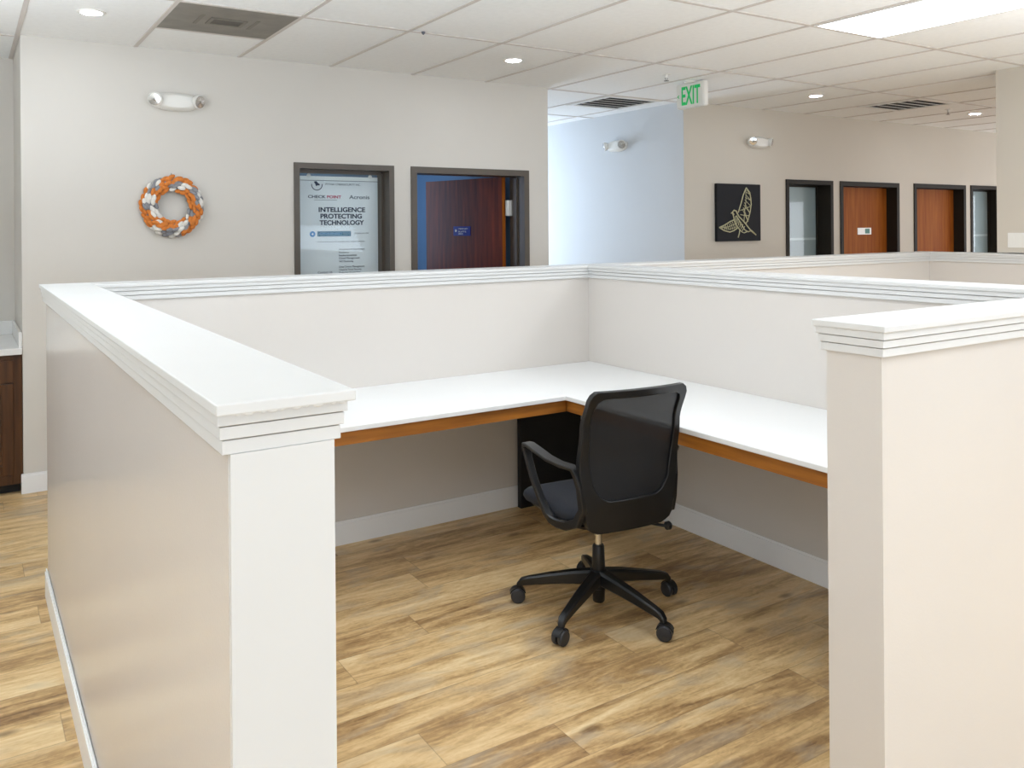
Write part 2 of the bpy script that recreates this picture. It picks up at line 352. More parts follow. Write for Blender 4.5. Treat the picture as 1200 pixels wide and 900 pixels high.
# window_3: sidelight with the poster
b = frame(MB(), 1.963, 2.732, 2.030, w=0.04)
b.box(2.003, 2.02, YW+0.10, YW+0.15, 0, 1.975).box(2.675, 2.692, YW+0.10, YW+0.15, 0, 1.975).box(2.02, 2.675, YW+0.10, YW+0.15, 1.965, 1.99)
w3 = b.build('window_3', M['frame'], kind='structure')
MB().box(2.02, 2.675, YW+0.122, YW+0.128, 0.0, 1.965).build('pane', M['glass'], w3)
# door_1: open doorway with the leaf swung into the room
b = frame(MB(), 2.874, 3.955, 2.030, w=0.048)
b.box(2.922, 2.937, YW+0.10, YW+0.16, 0, 1.97).box(3.892, 3.907, YW+0.09, YW+0.15, 0, 1.97)
d1 = b.build('door_1', M['frame'], kind='structure')
hx, hy = 3.872, 6.00
ang = math.atan2(6.91-5.99, 3.63-3.87)
leafm = Matrix.Translation((hx, hy, 0)) @ Matrix.Rotation(ang, 4, 'Z')
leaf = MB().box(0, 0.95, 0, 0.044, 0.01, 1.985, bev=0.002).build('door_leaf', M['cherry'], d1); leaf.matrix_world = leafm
# the camera-facing side of the leaf is its local +y side
E1 = MB().box(-0.0015, 0.0, 0.002, 0.042, 0.012, 1.983).build('door_edge', M['oak'], d1); E1.matrix_world = leafm
h = MB().box(3.855, 3.884, 5.972, 5.980, 1.66, 1.79).box(3.886, 3.906, 5.925, 5.972, 1.66, 1.79).build('hinge', M['steel'], d1)
MB().tube([(3.886, 5.978, 1.66), (3.886, 5.978, 1.79)], 0.008).build('hinge_pin', M['steel'], h)
s_ = MB().box(0.0, 0.21, 0, 0.003, 0, 0.082).build('door_sign', M['signblue'], d1)
# faces the camera side: local +y of the leaf, text reads from the free edge to the hinge
sm = leafm @ Matrix.Translation((0.585, 0.0445, 1.492)) @ Matrix.Rotation(PI, 4, 'Z') @ Matrix.Translation((0, -0.003, 0))
s_.matrix_world = sm
MB().lathe([(0.012, 0), (0.012, 0.001)], 16).build('emblem', M['white'], s_).matrix_world = sm @ Matrix.Translation((0.032, -0.0005, 0.045)) @ Matrix.Rotation(PI/2, 4, 'X')
for k, (bd, zz, wd) in enumerate((('CYBERSECURITY', 0.06, 0.12), ('SUITE', 0.035, 0.10), ('OFFICE', 0.015, 0.06))):
    t = text('sign_lettering', bd, 0.02, (0, 0, 0), (0, 0, 0), M['white'], s_, width=wd)
    t.matrix_world = sm @ Matrix.Translation((0.06, -0.0006, zz)) @ Matrix.Rotation(PI/2, 4, 'X')

def far_door(n, x0, x1, top, plate):
    d = frame(MB(), x0, x1, top, w=0.05, proud=0.012).build('door_%d' % n, M['framedark'], kind='structure')
    l = MB().box(x0+0.053, x1-0.053, YW+0.118, YW+0.162, 0.01, top-0.055, bev=0.002).build('door_leaf', M['oak'], d)
    MB().lathe([(0.0, 0.0), (0.028, 0.001), (0.028, 0.006), (0.012, 0.01), (0.012, 0.04), (0.006, 0.045)], 18, Matrix.Translation((x0+0.12, YW+0.118, 0.95)) @ Matrix.Rotation(PI/2, 4, 'X')).build('door_handle', M['steel'], d, smooth=True)
    if plate:
        p = MB().box(8.524, 8.776, YW+0.112, YW+0.1182, 1.449, 1.526, bev=0.001).build('door_sign', M['whiteplastic'], d)
        MB().box(8.66, 8.745, YW+0.1115, YW+0.1122, 1.46, 1.515).build('sign_panel', mat('sign teal', (60, 120, 110), 0.5), p)
    return d
far_door(2, 8.051, 9.133, 2.036, True)
far_door(3, 9.429, 10.532, 2.040, False)
def sidelight(n, x0, x1, top):
    b = frame(MB(), x0, x1, top, w=0.045)
    b.box(x0+0.045, x0+0.06, YW+0.15, YW+0.19, 0, top-0.045).box(x1-0.06, x1-0.045, YW+0.15, YW+0.19, 0, top-0.045).box(x0+0.06, x1-0.06, YW+0.15, YW+0.19, top-0.065, top-0.045)
    w = b.build('window_%d' % n, M['framedark'], kind='structure')
    MB().box(x0+0.06, x1-0.06, YW+0.165, YW+0.171, 0, top-0.065).build('pane', M['glass'], w)
    MB().box(x0+0.06, x1-0.06, YW+0.1715, YW+0.1745, 0, 1.40).box(x0+0.06, x1-0.06, YW+0.1715, YW+0.1745, 1.425, top-0.065).build('privacy_film', M['film'], w)
    MB().box(x0+0.06, x1-0.06, YW+0.1715, YW+0.1745, 1.40, 1.425).build('reflection_band', M['filmreflect'], w)  # reflection line in the glass, painted as a lighter strip
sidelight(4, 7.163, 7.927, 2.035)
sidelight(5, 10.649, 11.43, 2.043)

# ------------------------------------------------------------------ low partition walls
RZ = [(1.3174, 1.2983, 0.0185), (1.2983, 1.2792, 0.0145), (1.2792, 1.2601, 0.0105)]
def partition(name, label, body, cap, rows, extra=None):
    """body/cap: (x0,x1,y0,y1); rows: which sides overhang (xm, xp, ym, yp)"""
    r = empty(name, ((body[0]+body[1])/2, (body[2]+body[3])/2, 0), 0, label, 'partition')
    ox, oy = r.location.x, r.location.y
    def L(b, x0, x1, y0, y1, z0, z1, bev=0): b.box(x0-ox, x1-ox, y0-oy, y1-oy, z0, z1, bev)
    b = MB(); L(b, body[0], body[1], body[2], body[3], 0, 1.3174); b.build('wall_panel', M['part'], r)
    b = MB(); L(b, cap[0], cap[1], cap[2], cap[3], 1.3174, 1.3328); c = b.build('cap', M['trim'], r, bevel=0.002)
    for z1, z0, o in RZ:
        b = MB(); L(b, body[0]-o*rows[0], body[1]+o*rows[1], body[2]-o*rows[2], body[3]+o*rows[3], z0+(0.0019 if z0 > 1.27 else 0.0), z1)
        b.build('cap_molding', M['trim'], c, bevel=0.0012)
    return r, L
def add_base(r, L, spans):
    for x0, x1, y0, y1 in spans:
        b = MB(); ox, oy = r.location.x, r.location.y
        baseboard(b, x0-ox, x1-ox, y0-oy, y1-oy); b.build('baseboard', M['base'], r)
XLo, XLi, YN, YBi, YBo, XCi, XCo = 0.2995, 0.4456, 1.145, 3.957, 4.1018, 3.136, 3.281
OV = 0.024
r, L = partition('partition_wall', 'long greige half wall at the left with white capped near end', (XLo, XLi, YN+0.012, YBo), (XLo-OV, XLi+OV, YN-OV, YBo+OV), (1, 1, 1, 1))
for o in r.children: pass
b = MB(); L(b, XLo, XLi, YN, YN+0.012, 0, 1.2601); b.build('end_board', M['trim'], r)['label'] = 'bright white flat end board'
b = MB()
for k, (x, s) in enumerate(((0.305, .5), (0.318, .9), (0.338, .45), (0.351, .9), (0.363, .5), (0.384, .8), (0.398, .4), (0.415, .9), (0.436, .5), (0.449, .6))):
    b.blob(Matrix.Translation((x-r.location.x, YN-OV+0.0035-r.location.y, 1.3174)) @ Matrix.Diagonal((0.006*s+0.002, 0.0028, 0.0032*s+0.0008, 1)))
b.build('paint_drips', M['trim'], r, smooth=True)
add_base(r, L, [(XLo-BT, XLo, YN+0.0, YBo), (XLi, XLi+BT, YN, YBi-BT)])
r, L = partition('partition_wall', 'half wall behind the desk running along the far side of both cubicles', (XLi, 6.82, YBi, YBo), (XLi+OV, 6.82+OV, YBi-OV, YBo+OV), (0, 1, 1, 1))
add_base(r, L, [(XLi, XCi, YBi-BT, YBi), (XCo, 6.674, YBi-BT, YBi)])
r, L = partition('partition_wall', 'half wall behind the right arm of the desk dividing the two cubicles', (XCi, XCo, 1.302, YBi), (XCi-OV, XCo+OV, 1.302+OV, YBi-OV), (1, 1, 0, 0))
add_base(r, L, [(XCi-BT, XCi, 1.302+BT, YBi-BT), (XCo, XCo+BT, 1.302, YBi-BT)])
r, L = partition('partition_wall', 'half wall in the right foreground, its stepped white cap ending at a square corner', (1.759+0.0, XCo, 1.157, 1.302), (1.759-OV, XCo+OV, 1.157-OV, 1.302+OV), (1, 1, 1, 1))
b = MB()
for y, s in ((1.215, .8), (1.235, .5), (1.262, .7), (1.30, .5)):
    b.blob(Matrix.Translation((1.759-OV+0.0035-r.location.x, y-r.location.y, 1.3174)) @ Matrix.Diagonal((0.0028, 0.007*s+0.002, 0.003*s, 1)))
b.build('paint_drips', M['trim'], r, smooth=True)
add_base(r, L, [(1.759+BT, XCi, 1.302, 1.302+BT)])
r, L = partition('partition_wall', 'distant half wall ending against the tall column at the right', (6.674, 6.82, 1.302, YBi), (6.65, 6.844, 1.302, YBi-OV), (1, 1, 0, 0))
add_base(r, L, [(6.674-BT, 6.674, 1.302, YBi-BT)])

# ------------------------------------------------------------------ desk
ZD = 0.7657; DX, DY = 2.3902, 3.1952
dk = empty('corner_desk', (XCi, YBi, 0), 0, 'L-shaped white desktop with orange plywood apron fixed inside the cubicle', 'desk')
pts = [(XLi, YBi-0.001), (XLi, DY), (DX, DY), (DX, 1.303), (XCi-0.001, 1.303), (XCi-0.001, YBi-0.001)]
b = MB().prism([(x-XCi, y-YBi) for x, y in pts], ZD-0.021, ZD); b.build('desktop', M['desk'], dk, bevel=0.003)
b = MB().box(XLi-XCi, DX+0.02-XCi, DY+0.022-YBi, DY+0.042-YBi, ZD-0.078, ZD-0.021).box(DX+0.022-XCi, DX+0.042-XCi, 1.303-YBi, DY+0.042-YBi, ZD-0.078, ZD-0.021)
b.build('apron', M['ply'], dk)
b = MB().box(2.608-XCi, 3.03-XCi, 3.905-YBi, 3.938-YBi, 0.0, ZD-0.021); o = b.build('support_panel', M['blackpanel'], dk); o['label'] = 'black upright panel under the desk corner'

# ------------------------------------------------------------------ office chair (local: x right, y forward, z up)
ch = empty('office_chair', (2.18, 2.70, 0), math.radians(-6), 'black mesh-back swivel office chair with loop armrests and casters beside the white desk', 'chair')
RB = math.radians(-6)
# star base
b = MB().lathe([(0.020, 0.035), (0.024, 0.04), (0.026, 0.09), (0.036, 0.095), (0.04, 0.115), (0.04, 0.15), (0.034, 0.165), (0.026, 0.17)], 24)
b.build('base_hub', M['plastic'], ch, smooth=True)
for k in range(5):
    a = math.radians(-10+72*k) - RB     # angle in the chair frame (world angle minus chair rotation)
    d = Vector((math.cos(a), math.sin(a), 0)); sd = Vector((-math.sin(a), math.cos(a), 0))
    P = lambda r, z: d*r+Vector((0, 0, z))
    b = MB().rsweep([P(0.028, 0.136), P(0.10, 0.128), P(0.2, 0.112), P(0.29, 0.094), P(0.318, 0.087), P(0.33, 0.075), P(0.331, 0.062)], sd,
                    [0.05, 0.046, 0.040, 0.032, 0.030, 0.026, 0.022], [0.058, 0.052, 0.042, 0.034, 0.030, 0.024, 0.022])
    leg = b.build('base_arm', M['plastic'], ch, smooth=True)
    # caster: two wheels and a hood
    c = P(0.338, 0.030); wd = random.uniform(-0.5, 0.5)+[0.3, 2.2, 1.0, 2.4, 0.7][k]; ax = Vector((math.cos(wd), math.sin(wd), 0))
    mw = Matrix.Translation(c) @ ax.to_track_quat('Z', 'Y').to_matrix().to_4x4()
    b = MB()
    for s in (-1, 1):
        pr = [(0.012, 0.004), (0.027, 0.004), (0.030, 0.008), (0.030, 0.019), (0.026, 0.024), (0.010, 0.026)]
        b.lathe([(r_, z_*s) for r_, z_ in pr], 24, mw)
    b.lathe([(0.007, -0.006), (0.007, 0.006)], 12, mw)
    cs = b.build('caster', M['caster'], ch, smooth=True)
    b = MB(); wf = ax.cross(Vector((0, 0, 1)))
    arc = [c+(wf*math.cos(t)+Vector((0, 0, 1))*math.sin(t))*0.033 for t in [PI*(0.12+0.11*i) for i in range(8)]]
    b.rsweep(arc, ax, 0.034, 0.004); b.tube([P(0.331, 0.060), P(0.331, 0.072)], 0.006)
    b.build('caster_hood', M['plastic'], cs, smooth=True)
MB().lathe([(0.027, 0.165), (0.026, 0.20), (0.024, 0.262), (0.020, 0.268)], 24).build('column_sleeve', M['plastic'], ch, smooth=True)
MB().lathe([(0.0145, 0.26), (0.0145, 0.385)], 24).build('gas_rod', M['chrome'], ch, smooth=True)
b = MB().box(-0.075, 0.075, -0.10, 0.12, 0.372, 0.412, bev=0.008)
mech = b.build('tilt_mechanism', M['plastic'], ch)
b = MB().tube([(0.05, -0.09, 0.392), (0.17, -0.225, 0.384)], 0.006); b.build('lever', M['plastic'], mech, smooth=True)
b = MB().lathe([(0.008, 0), (0.016, 0.006), (0.017, 0.02), (0.010, 0.028)], 18, Matrix.Translation((0.165, -0.225, 0.384)) @ Matrix.Rotation(PI/2, 4, 'Y'))
b.build('tension_knob', M['plastic'], mech, smooth=True)
# seat
def rrect(w, y0, y1, r, n=7, taper=0.0):
    out = []
    for cx_, cy_, a0 in ((w-r, y1-r, 0), (-w+r, y1-r, PI/2), (-w+r, y0+r, PI), (w-r, y0+r, 1.5*PI)):
        for i in range(n):
            a = a0+PI/2*i/(n-1); x = cx_+r*math.cos(a); y = cy_+r*math.sin(a)
            out.append((x*(1-taper*(y1-y)/(y1-y0)), y))
    return out
def cushion(rings, name, material, parent, front_drop=0.0):
    b = MB(); R = []
    for (w, y0, y1, r, z) in rings:
        pts = rrect(w, y0, y1, r, taper=0.06)
        R.append([b.bm.verts.new((x, y, z-front_drop*max(0, (y-0.12)/0.12)**2)) for x, y in pts])
    for A, B in zip(R, R[1:]):
        for k in range(len(A)): b.bm.faces.new((A[k], A[(k+1) % len(A)], B[(k+1) % len(A)], B[k]))
    b.bm.faces.new(R[0][::-1]); b.bm.faces.new(R[-1])
    return b.build(name, material, parent, smooth=True)
cushion([(0.225, -0.185, 0.225, 0.08, 0.428), (0.243, -0.194, 0.243, 0.09, 0.436), (0.250, -0.197, 0.25, 0.09, 0.452), (0.247, -0.194, 0.248, 0.09, 0.468), (0.235, -0.186, 0.236, 0.085, 0.479), (0.19, -0.16, 0.19, 0.07, 0.484)], 'seat', M['fabric'], ch, 0.012)
cushion([(0.17, -0.17, 0.17, 0.07, 0.404), (0.215, -0.20, 0.21, 0.08, 0.412), (0.228, -0.208, 0.226, 0.08, 0.427)], 'seat_shell', M['plastic'], ch, 0.01)
# backrest surface: f(lat, z)
def lerp_tab(tab, z):
    if z <= tab[0][0]: return tab[0][1]
    for (a, va), (b_, vb) in zip(tab, tab[1:]):
        if z <= b_: t = (z-a)/(b_-a); t = t*t*(3-2*t); return va+(vb-va)*t
    return tab[-1][1]
BF = [(0.39, -0.222), (0.44, -0.236), (0.55, -0.242), (0.66, -0.242), (0.80, -0.262), (0.955, -0.315)]
def bf(x, z): return lerp_tab(BF, z)+0.55*x*x
OW = [(0.402, 0.175), (0.44, 0.198), (0.50, 0.208), (0.56, 0.218), (0.66, 0.227), (0.80, 0.224), (0.955, 0.222)]
IW = [(0.525, 0.138), (0.60, 0.176), (0.70, 0.192), (0.80, 0.196), (0.925, 0.192)]
def loop(tab, z0, z1, r, n=64, slope=0.0):
    """closed outline, symmetric; corners rounded by radius r"""
    raw = []
    N = 26
    for i in range(N+1):
        z = z0+(z1-z0)*i/N; w = lerp_tab(tab, z)
        dt, db = z1-z, z-z0
        if dt < r: w -= r-math.sqrt(max(0, r*r-(r-dt)**2))
        if db < r: w -= r-math.sqrt(max(0, r*r-(r-db)**2))
        raw.append((w, z))
    right = raw; pts = [(w, z) for w, z in right]+[(-w, z) for w, z in reversed(right)]
    # resample by arc length starting at bottom centre
    pts = [(0, z0)]+pts+[(0, z0)]
    top = [i for i in range(len(pts)-1) if pts[i][1] == z1 and pts[i+1][1] == z1]
    d = [0]
    for a, b_ in zip(pts, pts[1:]): d.append(d[-1]+math.hypot(b_[0]-a[0], b_[1]-a[1]))
    out = []
    for k in range(n):
        s = d[-1]*k/n; i = max(j for j in range(len(d)) if d[j] <= s+1e-9); i = min(i, len(pts)-2)
        t = (s-d[i])/max(1e-9, d[i+1]-d[i]); out.append((pts[i][0]+(pts[i+1][0]-pts[i][0])*t, pts[i][1]+(pts[i+1][1]-pts[i][1])*t))
    return out
def match(outer, inner):
    # angular pairing about a common centre
    return outer, inner
NL = 96
cz = 0.70
def by_angle(lp, n):
    """sample the loop at n equal angles around (0, cz)"""
    res = []
    for k in range(n):
        a = -PI/2+2*PI*k/n; dx, dz = math.cos(a), math.sin(a); best = None
        for (x0, z0), (x1, z1) in zip(lp, lp[1:]+lp[:1]):
            ex, ez = x1-x0, z1-z0; det = dx*(-ez)-dz*(-ex)
            if abs(det) < 1e-12: continue
            t = (x0*(-ez)-(z0-cz)*(-ex))/det; u = (dx*(z0-cz)-dz*x0)/det
            if t > 0 and -1e-6 <= u <= 1+1e-6 and (best is None or t > best): best = t
        res.append((dx*best, cz+dz*best))
    return res
outer = by_angle(loop(OW, 0.402, 0.955, 0.022, 240), NL); inner = by_angle(loop(IW, 0.525, 0.925, 0.03, 240), NL)
b = MB(); th = 0.014
rings = []
for (lp, dy, ins) in ((outer, th, 0.0), (outer, -th, 0.0), (inner, -th+0.004, 0.0), (inner, th-0.004, 0.0)):
    rings.append([b.bm.verts.new((x, bf(x, z)+dy, z)) for x, z in lp])
for i in range(4):
    A, B = rings[i], rings[(i+1) % 4]
    for k in range(NL): b.bm.faces.new((A[k], A[(k+1) % NL], B[(k+1) % NL], B[k]))
back = b.build('back_frame', M['plastic'], ch, smooth=True, bevel=0.003)
b = MB(); R = []
for t in (1.0, 0.8, 0.6, 0.4, 0.2):
    R.append([b.bm.verts.new((x*t*1.01, bf(x*t, cz+(z-cz)*t)+0.003, cz+(z-cz)*t*1.01)) for x, z in inner])
for A, B in zip(R, R[1:]):
    for k in range(NL): b.bm.faces.new((A[k], A[(k+1) % NL], B[(k+1) % NL], B[k]))
c0 = b.bm.verts.new((0, bf(0, cz)+0.003, cz))
for k in range(NL): b.bm.faces.new((R[-1][k], R[-1][(k+1) % NL], c0))
b.build('mesh_back', M['mesh'], ch, smooth=True)['label'] = 'see-through black mesh panel'
# bracket joining the back to the mechanism
b = MB().rsweep([(0, -0.06, 0.392), (0, -0.15, 0.395), (0, -0.20, 0.408), (0, -0.225, 0.44)], (1, 0, 0), [0.16, 0.2, 0.22, 0.2], [0.028, 0.028, 0.026, 0.02])
b.build('back_bracket', M['plastic'], ch, smooth=True)
# loop armrests
for s in (-1, 1):
    path = [(0.234, -0.186, 0.656), (0.266, -0.158, 0.666), (0.288, -0.10, 0.679), (0.290, -0.02, 0.691), (0.291, 0.045, 0.699), (0.289, 0.072, 0.694), (0.287, 0.078, 0.678),
            (0.285, 0.066, 0.64), (0.279, 0.035, 0.57), (0.268, 0.0, 0.50), (0.255, -0.028, 0.445), (0.244, -0.05, 0.424), (0.236, -0.085, 0.418),
            (0.230, -0.14, 0.424), (0.218, -0.19, 0.445), (0.208, -0.216, 0.50), (0.216, -0.214, 0.58), (0.225, -0.202, 0.63)]
    ws = [0.030, 0.036, 0.044, 0.046, 0.044, 0.040, 0.034, 0.030, 0.028, 0.028, 0.030, 0.032, 0.032, 0.030, 0.028, 0.026, 0.026, 0.028]
    ts = [0.020, 0.016, 0.013, 0.012, 0.014, 0.018, 0.022, 0.024, 0.026, 0.026, 0.030, 0.036, 0.036, 0.036, 0.036, 0.034, 0.032, 0.026]
    b = MB().rsweep([(x*s, y, z) for x, y, z in path], (s, 0, 0), ws, ts, closed=True)
    arm = b.build('armrest', M['plastic'], ch, smooth=True)
    # under-seat bar carrying the loop
    b = MB().rsweep([(0.06*s, -0.02, 0.402), (0.18*s, -0.05, 0.402), (0.236*s, -0.075, 0.412)], (0, 1, 0), [0.06, 0.07, 0.08], [0.016, 0.016, 0.02])
    b.build('armrest_bracket', M['plastic'], arm, smooth=True)

# ------------------------------------------------------------------ ceiling fixtures
def troffer(x, y0, label):
    r = empty('ceiling_light_panel', (x+GP/2, y0+GP, ZC), 0, label, 'ceiling light', 'fluorescent ceiling panels')
    hw, hl = GP/2-0.012, GP-0.012
    b = MB().box(-hw, hw, -hl, -hl+0.014, -0.010, 0.0).box(-hw, hw, hl-0.014, hl, -0.010, 0.0).box(-hw, -hw+0.014, -hl+0.014, hl-0.014, -0.010, 0.0).box(hw-0.014, hw, -hl+0.014, hl-0.014, -0.010, 0.0)
    b.build('light_frame', M['whiteplastic'], r)
    MB().box(-hw+0.014, hw-0.014, -hl+0.014, hl-0.014, -0.008, -0.001).build('diffuser', M['troffer'], r)
    return r
Y0 = 4.507-4*GP
troffer(GX0+5*GP, Y0, 'bright white rectangular ceiling light panel at the top right')
for i, k in ((1, -0), (1, -2), (5, -2), (9, -0), (9, -2)):
    troffer(GX0+i*GP, Y0+k*2*GP, 'bright white rectangular ceiling light panel away from the tall column')
def downlight(x, y, label):
    r = empty('recessed_downlight', (x, y, ZC), 0, label, 'ceiling light', 'recessed downlights')
    MB().lathe([(0.052, -0.001), (0.054, -0.006), (0.066, -0.007), (0.072, -0.004), (0.073, 0.0)], 32).build('trim_ring', M['whiteplastic'], r, smooth=True)
    MB().lathe([(0.0, -0.0064), (0.052, -0.0066), (0.0535, -0.003)], 32).build('lens', M['downl'], r)
downlight(0.59, 4.984, 'round recessed downlight left of the grey ceiling diffuser')
downlight(3.26, 4.935, 'round recessed downlight above the open doorway')
downlight(6.523, 4.92, 'round recessed downlight between the exit sign and the right ceiling vent')
downlight(9.08, 4.87, 'round recessed downlight close beside the column')
# grey perforated diffuser
r = empty('ceiling_diffuser', (GX0+GP/2, 4.507+GP/2, ZC), 0, 'square grey perforated ceiling diffuser at the top left', 'vent')
h_ = GP/2-0.012
MB().box(-h_, h_, -h_, h_, -0.004, 0.0).build('diffuser_plate', M['ventgrey'], r)
b = MB().box(-0.10, 0.10, -0.075, -0.055, -0.009, -0.004).box(-0.10, 0.10, 0.055, 0.075, -0.009, -0.004).box(-0.10, -0.08, -0.055, 0.055, -0.009, -0.004).box(0.08, 0.10, -0.055, 0.055, -0.009, -0.004)
b.box(-0.16, -0.14, -0.11, 0.11, -0.006, -0.004).box(0.14, 0.16, -0.11, 0.11, -0.006, -0.004)
b.build('damper_bracket', mat('grey damper bracket', (112, 106, 96), 0.5), r)
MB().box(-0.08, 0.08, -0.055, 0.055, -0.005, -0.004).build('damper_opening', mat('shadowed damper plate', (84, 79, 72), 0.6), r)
# (see ceiling_crossbar)
# two extra T-bars that frame the half module
MB().box(GX0, GX0+GP, 4.507+GP-0.012, 4.507+GP+0.012, ZC-0.005, ZC+0.001).box(GX0+6*GP, GX0+7*GP, 4.507+3*GP-0.012, 4.507+3*GP+0.012, ZC-0.005, ZC).box(GX0+10*GP, GX0+11*GP, 4.507+GP-0.012, 4.507+GP+0.012, ZC-0.005, ZC).build('ceiling_crossbar', M['tbar'], ceil)
def vent(x, y, label):
    r = empty('ceiling_vent', (x, y, ZC), 0, label, 'vent', None)
    MB().box(-0.29, 0.29, -0.29, 0.29, -0.003, 0.0).build('duct_opening', M['ventdark'], r)
    b = MB().box(-h_, h_, -h_, -0.27, -0.012, 0).box(-h_, h_, 0.27, h_, -0.012, 0).box(-h_, -0.27, -0.27, 0.27, -0.012, 0).box(0.27, h_, -0.27, 0.27, -0.012, 0)
    b.build('vent_frame', M['whiteplastic'], r)
    for k in range(4):
        y_ = -0.27+0.108*(k+1)
        MB().prism([(y_-0.034, -0.011), (y_+0.012, -0.003), (y_+0.014, -0.006), (y_-0.032, -0.015)], -0.27, 0.27, 'X').build('slat', M['slat'], r)
vent(GX0+6.5*GP, 4.507+2.5*GP, 'slatted ceiling vent above the pale blue corridor wall')
vent(GX0+10.5*GP, 4.507+0.5*GP, 'slatted ceiling vent near the column at the right')
def sprinkler(x, y, label):
    r = empty('sprinkler_head', (x, y, ZC), 0, label, 'sprinkler')
    MB().lathe([(0.034, 0.0), (0.033, -0.004), (0.012, -0.006), (0.009, -0.03)], 20).build('escutcheon', M['whiteplastic'], r, smooth=True)
    b = MB().lathe([(0.020, -0.052), (0.020, -0.054)], 16).tube([(-0.008, 0, -0.028), (-0.012, 0, -0.04), (0, 0, -0.053)], 0.002, 6).tube([(0.008, 0, -0.028), (0.012, 0, -0.04), (0, 0, -0.053)], 0.002, 6)
    b.build('deflector', mat('dark bronze', (90, 84, 76), 0.4, metal=0.5), r)
sprinkler(4.58, 4.80, 'small ceiling sprinkler head beside the exit sign')
sprinkler(8.50, 4.83, 'small ceiling sprinkler head beside the right ceiling vent')
o = MB().lathe([(0.012, 0), (0.010, -0.01), (0.003, -0.018)], 12).build('ceiling_hook', M['inkgrey'], smooth=True); o.location = (2.32, 4.48, ZC-0.004)
tag(o, 'tiny dark hook on the ceiling grid above the back wall', 'hook')

# ------------------------------------------------------------------ exit sign
ex = empty('exit_sign', (5.0, 4.945, ZC), 0, 'white ceiling-hung EXIT sign with green letters and a left arrow', 'exit sign')
MB().lathe([(0.065, 0.0), (0.062, -0.012), (0.03, -0.016), (0.02, -0.03)], 24).build('canopy', M['whiteplastic'], ex, smooth=True)
MB().box(-0.028, 0.028, -0.152, 0.152, -0.212, -0.012, bev=0.008).build('housing', M['whiteplastic'], ex)
t = text('exit_lettering', 'EXIT', 0.17, (-0.0292, 0.095, -0.112), (PI/2, 0, -PI/2), M['exitgreen'], ex, width=0.205, depth=0.001, bold=0.003)
zs = [v.co.y for v in t.data.vertices]; k = 0.15/(max(zs)-min(zs)); cy = (max(zs)+min(zs))/2
for v in t.data.vertices: v.co.y = (v.co.y-cy)*k
b = MB().prism([(0.138, -0.112), (0.118, -0.096), (0.118, -0.104), (0.126, -0.112), (0.118, -0.120), (0.118, -0.128)], -0.0302, -0.0285, 'X'); b.build('arrow', M['exitgreen'], ex)

# ------------------------------------------------------------------ emergency lights
def emergency(loc, rz, label):
    r = empty('emergency_light', loc, rz, label, 'emergency light')
    b = MB()
    # oval housing: front towards -y
    n = 28; prof = [(0.0, 0.150, 0.058), (-0.02, 0.150, 0.060), (-0.045, 0.135, 0.052), (-0.058, 0.105, 0.038)]
    R = []
    for y, a, c in prof:
        R.append([b.bm.verts.new((a*math.copysign(abs(math.cos(2*PI*k/n))**0.8, math.cos(2*PI*k/n)), y, c*math.copysign(abs(math.sin(2*PI*k/n))**0.9, math.sin(2*PI*k/n)))) for k in range(n)])
    for A, B in zip(R, R[1:]):
        for k in range(n): b.bm.faces.new((A[k], A[(k+1) % n], B[(k+1) % n], B[k]))
    b.bm.faces.new(R[0]); b.bm.faces.new(R[-1][::-1])
    b.build('housing', M['whiteplastic'], r, smooth=True)
    for s in (-1, 1):
        d = Vector((0.50*s, -0.8, -0.18)).normalized(); c = Vector((0.125*s, -0.048, 0.008))
        mm = Matrix.Translation(c) @ d.to_track_quat('Z', 'Y').to_matrix().to_4x4()
        hd = MB().lathe([(0.012, -0.03), (0.032, -0.016), (0.044, 0.012), (0.045, 0.026), (0.040, 0.028)], 24, mm).build('lamp_head', M['whiteplastic'], r, smooth=True)
        MB().lathe([(0.0, 0.022), (0.02, 0.0265), (0.039, 0.0285), (0.0395, 0.031), (0.036, 0.032), (0.014, 0.030), (0.0, 0.035)], 24, mm).build('reflector', M['reflector'], hd, smooth=True)
    return r
emergency((1.176, YW, 2.392), 0, 'white two-headed emergency light on the wall above the orange wreath')
emergency((5.7265, 6.72, 2.392), -PI/2, 'white two-headed emergency light on the pale blue corridor wall')
emergency((6.738, YW, 2.392), 0, 'white two-headed emergency light on the wall above the bird picture')

# ------------------------------------------------------------------ wreath
wr = empty('felt_wreath', (1.146, YW, 1.716), 0, 'round wreath of orange, cream and grey felt leaves on the back wall', 'wreath')
b = MB(); b.tube([(0.142*math.cos(2*PI*k/40), -0.035, 0.142*math.sin(2*PI*k/40)) for k in range(40)], 0.030, 12, closed=True)
b.build('wreath_ring', M['greyfelt'], wr, smooth=True)
cols = {'orange': MB(), 'cream': MB(), 'greyfelt': MB()}
rnd = random.Random(11)
for row, (rad, n_, yoff) in enumerate(((0.108, 20, -0.052), (0.130, 24, -0.066), (0.152, 27, -0.068), (0.172, 30, -0.055), (0.185, 30, -0.032))):
    for k in range(n_):
        a = 2*PI*(k+rnd.uniform(-.25, .25)+0.37*row)/n_
        patch = math.sin(a*3.0+1.1*row+rnd.uniform(-.9, .9))
        key = 'orange' if patch > -0.05 else ('cream' if rnd.random() < 0.62 else 'greyfelt')
        ra = rad+rnd.uniform(-.005, .005)
        mm = Matrix.Translation((ra*math.cos(a), yoff+rnd.uniform(-.005, .005), ra*math.sin(a))) @ Matrix.Rotation(-a+rnd.uniform(-.55, -.15), 4, 'Y') @ Matrix.Rotation(rnd.uniform(-.4, .4), 4, 'Z') @ Matrix.Diagonal((0.0145, 0.009, 0.026, 1))
        cols[key].blob(mm, 9, 6)
